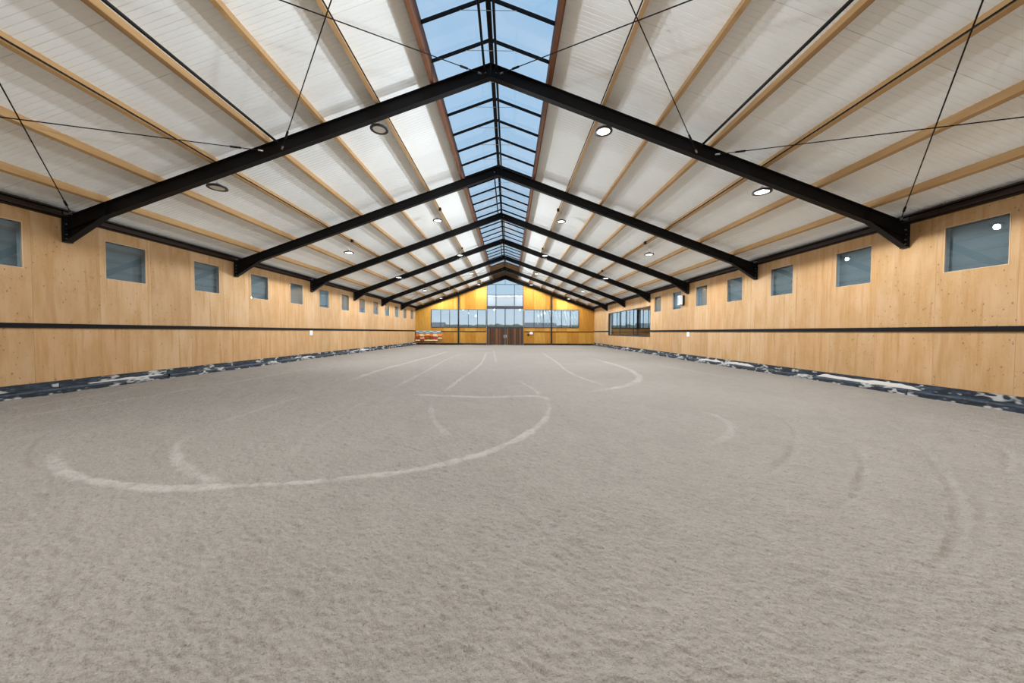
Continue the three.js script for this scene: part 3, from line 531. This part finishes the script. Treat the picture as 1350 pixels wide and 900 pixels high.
// ---------------------------------------------------------------- small fittings
{
  const o = thing('wall_box', 'white rounded box mounted on the gable wall beside the door', 'wall box', [2.93, 1.2, ZE]);
  part('body', new RoundedBoxGeometry(0.34, 0.26, 0.16, 3, 0.06).translate(0, 0.12, 0.08), M.white, o); part('cover_plate', new RoundedBoxGeometry(0.22, 0.14, 0.02, 2, 0.008).translate(0, 0.12, 0.165), M.white, o);
  const s = thing('hose_reel', 'black hook fitting on the gable wall beside the white box', 'hook', [2.6, 1.02, ZE]);
  part('bracket', box(-0.05, 0.05, 0, 0.26, 0, 0.03), M.black, s); part('ring', new THREE.TorusGeometry(0.09, 0.03, 8, 20).translate(0, 0.12, 0.06), M.black, s);
  const sp = thing('wall_speaker', 'white loudspeaker with black back high on the plywood wall', 'speaker', [10, 2.98, -18.72]);
  part('cabinet', new RoundedBoxGeometry(0.16, 0.5, 0.26, 3, 0.02).translate(-0.20, 0.25, 0), M.white, sp); part('back', new RoundedBoxGeometry(0.10, 0.54, 0.28, 2, 0.02).translate(-0.075, 0.25, 0), M.black, sp); part('bracket', box(-0.03, 0, 0.2, 0.3, -0.06, 0.06), M.black, sp); part('grille', box(-0.285, -0.279, 0.04, 0.46, -0.10, 0.10), M.lining, sp);
  for (const [x, l] of [[-10, 'white arena marker plate under the rail of the wall with thirteen windows'], [10, 'white arena marker plate under the rail of the wall with the lounge window']]) {
    const p = thing('marker_plate', l, 'marker', [x, 1.26, -18.17]), q = x < 0 ? 1 : -1;
    part('plate', box(q * 0.004, q * 0.018, 0, 0.235, -0.12, 0.12), M.white, p); for (const y of [0.02, 0.215]) part('screw', rod([q * 0.016, y, 0], [q * 0.022, y, 0], 0.006, 6), M.bolt, p);
  }
}

// ---------------------------------------------------------------- outside: fields, tree line, farm buildings
{
  const fieldTex = canvasless(256, 256, (i, j) => mixc([0.42, 0.37, 0.24], [0.33, 0.36, 0.20], fbm(i / 256 * 8, j / 256 * 8, 801, 4, 8, 8)));
  const g = new THREE.PlaneGeometry(900, 900); g.rotateX(-Math.PI / 2); g.translate(0, -0.36, 0); planar(g, 'x', 'z', 60, 60);
  solid('field', g, new THREE.MeshStandardMaterial({ map: fieldTex, roughness: 1 }), 'flat green and brown field outside the building', 'field', null, 'structure');
  const leaf = [[0.30, 0.31, 0.22], [0.42, 0.39, 0.29], [0.26, 0.28, 0.21]].map((c) => new THREE.MeshStandardMaterial({ color: new THREE.Color().setRGB(...c), roughness: 1 })), bark = new THREE.MeshStandardMaterial({ color: new THREE.Color().setRGB(0.09, 0.065, 0.045), roughness: 1 });
  const crown = (seed) => { const g = new THREE.IcosahedronGeometry(1, 4), p = g.attributes.position; for (let i = 0; i < p.count; i++) { const v = new THREE.Vector3().fromBufferAttribute(p, i), n = 0.72 + 0.3 * noise(v.x * 2.2 + 9, v.y * 2.2 + v.z * 2 + 9, seed) + 0.25 * noise(v.x * 6 + 9, v.y * 6 + v.z * 5 + 9, seed + 1); v.multiplyScalar(n); p.setXYZ(i, v.x, v.y, v.z); } g.computeVertexNormals(); return g; };
  const crowns = [crown(811), crown(821), crown(831)], R = rngOf(55);
  for (let x = -52; x < 92; x += 8.6 + 2 * R()) {
    const h = 4.6 + 1.7 * R(), o = thing('tree', 'distant leafy tree in the row beyond the field', 'tree', [x, -0.36, -178 - 12 * R()], 'far tree row');
    part('trunk', new THREE.CylinderGeometry(0.18, 0.26, h * 0.5, 7).translate(0, h * 0.25, 0), bark, o);
    const c = part('crown', crowns[(R() * 3) | 0], leaf[(R() * 3) | 0], o); c.position.y = h * 0.62; c.scale.set(3.4 + R() * 0.7, h * 0.42, 3.0);
  }
  const hg = new THREE.BoxGeometry(190, 4.6, 2.4, 380, 4, 4), p = hg.attributes.position; for (let i = 0; i < p.count; i++) { const n = noise(p.getX(i) * 0.9 + 300, p.getY(i) * 2 + 9, 841), m = noise(p.getX(i) * 0.9 + 300, p.getZ(i) * 2 + 9, 842); p.setY(i, p.getY(i) * (0.85 + 0.4 * m)); p.setZ(i, p.getZ(i) * (0.8 + 0.5 * n)); } hg.computeVertexNormals(); hg.translate(25, 1.95, -150);
  solid('hedge', hg, leaf[1], 'long pale green hedge running across the far field', 'hedge');
  const wallM = [[0.50, 0.42, 0.36], [0.42, 0.20, 0.14], [0.62, 0.60, 0.56]].map((c) => new THREE.MeshStandardMaterial({ color: new THREE.Color().setRGB(...c), roughness: 0.9 })), roofM = new THREE.MeshStandardMaterial({ color: new THREE.Color().setRGB(0.45, 0.36, 0.31), roughness: 0.9 });
  [[-30, 9, 0, 'low beige farmhouse before the hedge, on the side of the jump poles'], [13, 12, 1, 'red brick barn before the hedge, in line with the sliding door'], [57, 10, 2, 'pale farm shed before the hedge, seen from the lounge']].forEach(([x, w, m, l]) => {
    const o = thing('farm_building', l, 'building', [x, -0.36, -138]);
    part('wall', box(-w / 2, w / 2, 0, 3.4, -4, 4), wallM[m], o); part('roof', (() => { const q = prism([[-4.5, 3.3], [4.5, 3.3], [0, 5.6]], -w / 2 - 0.3, w / 2 + 0.3); q.rotateY(Math.PI / 2); return q; })(), roofM, o);
    for (let k = 0; k < 3; k++) part('window', box(-w / 3 + k * w / 3 - 0.5, -w / 3 + k * w / 3 + 0.5, 1.2, 2.4, 4, 4.04), M.frame, o);
  });
}
renderer.render(scene, camera);
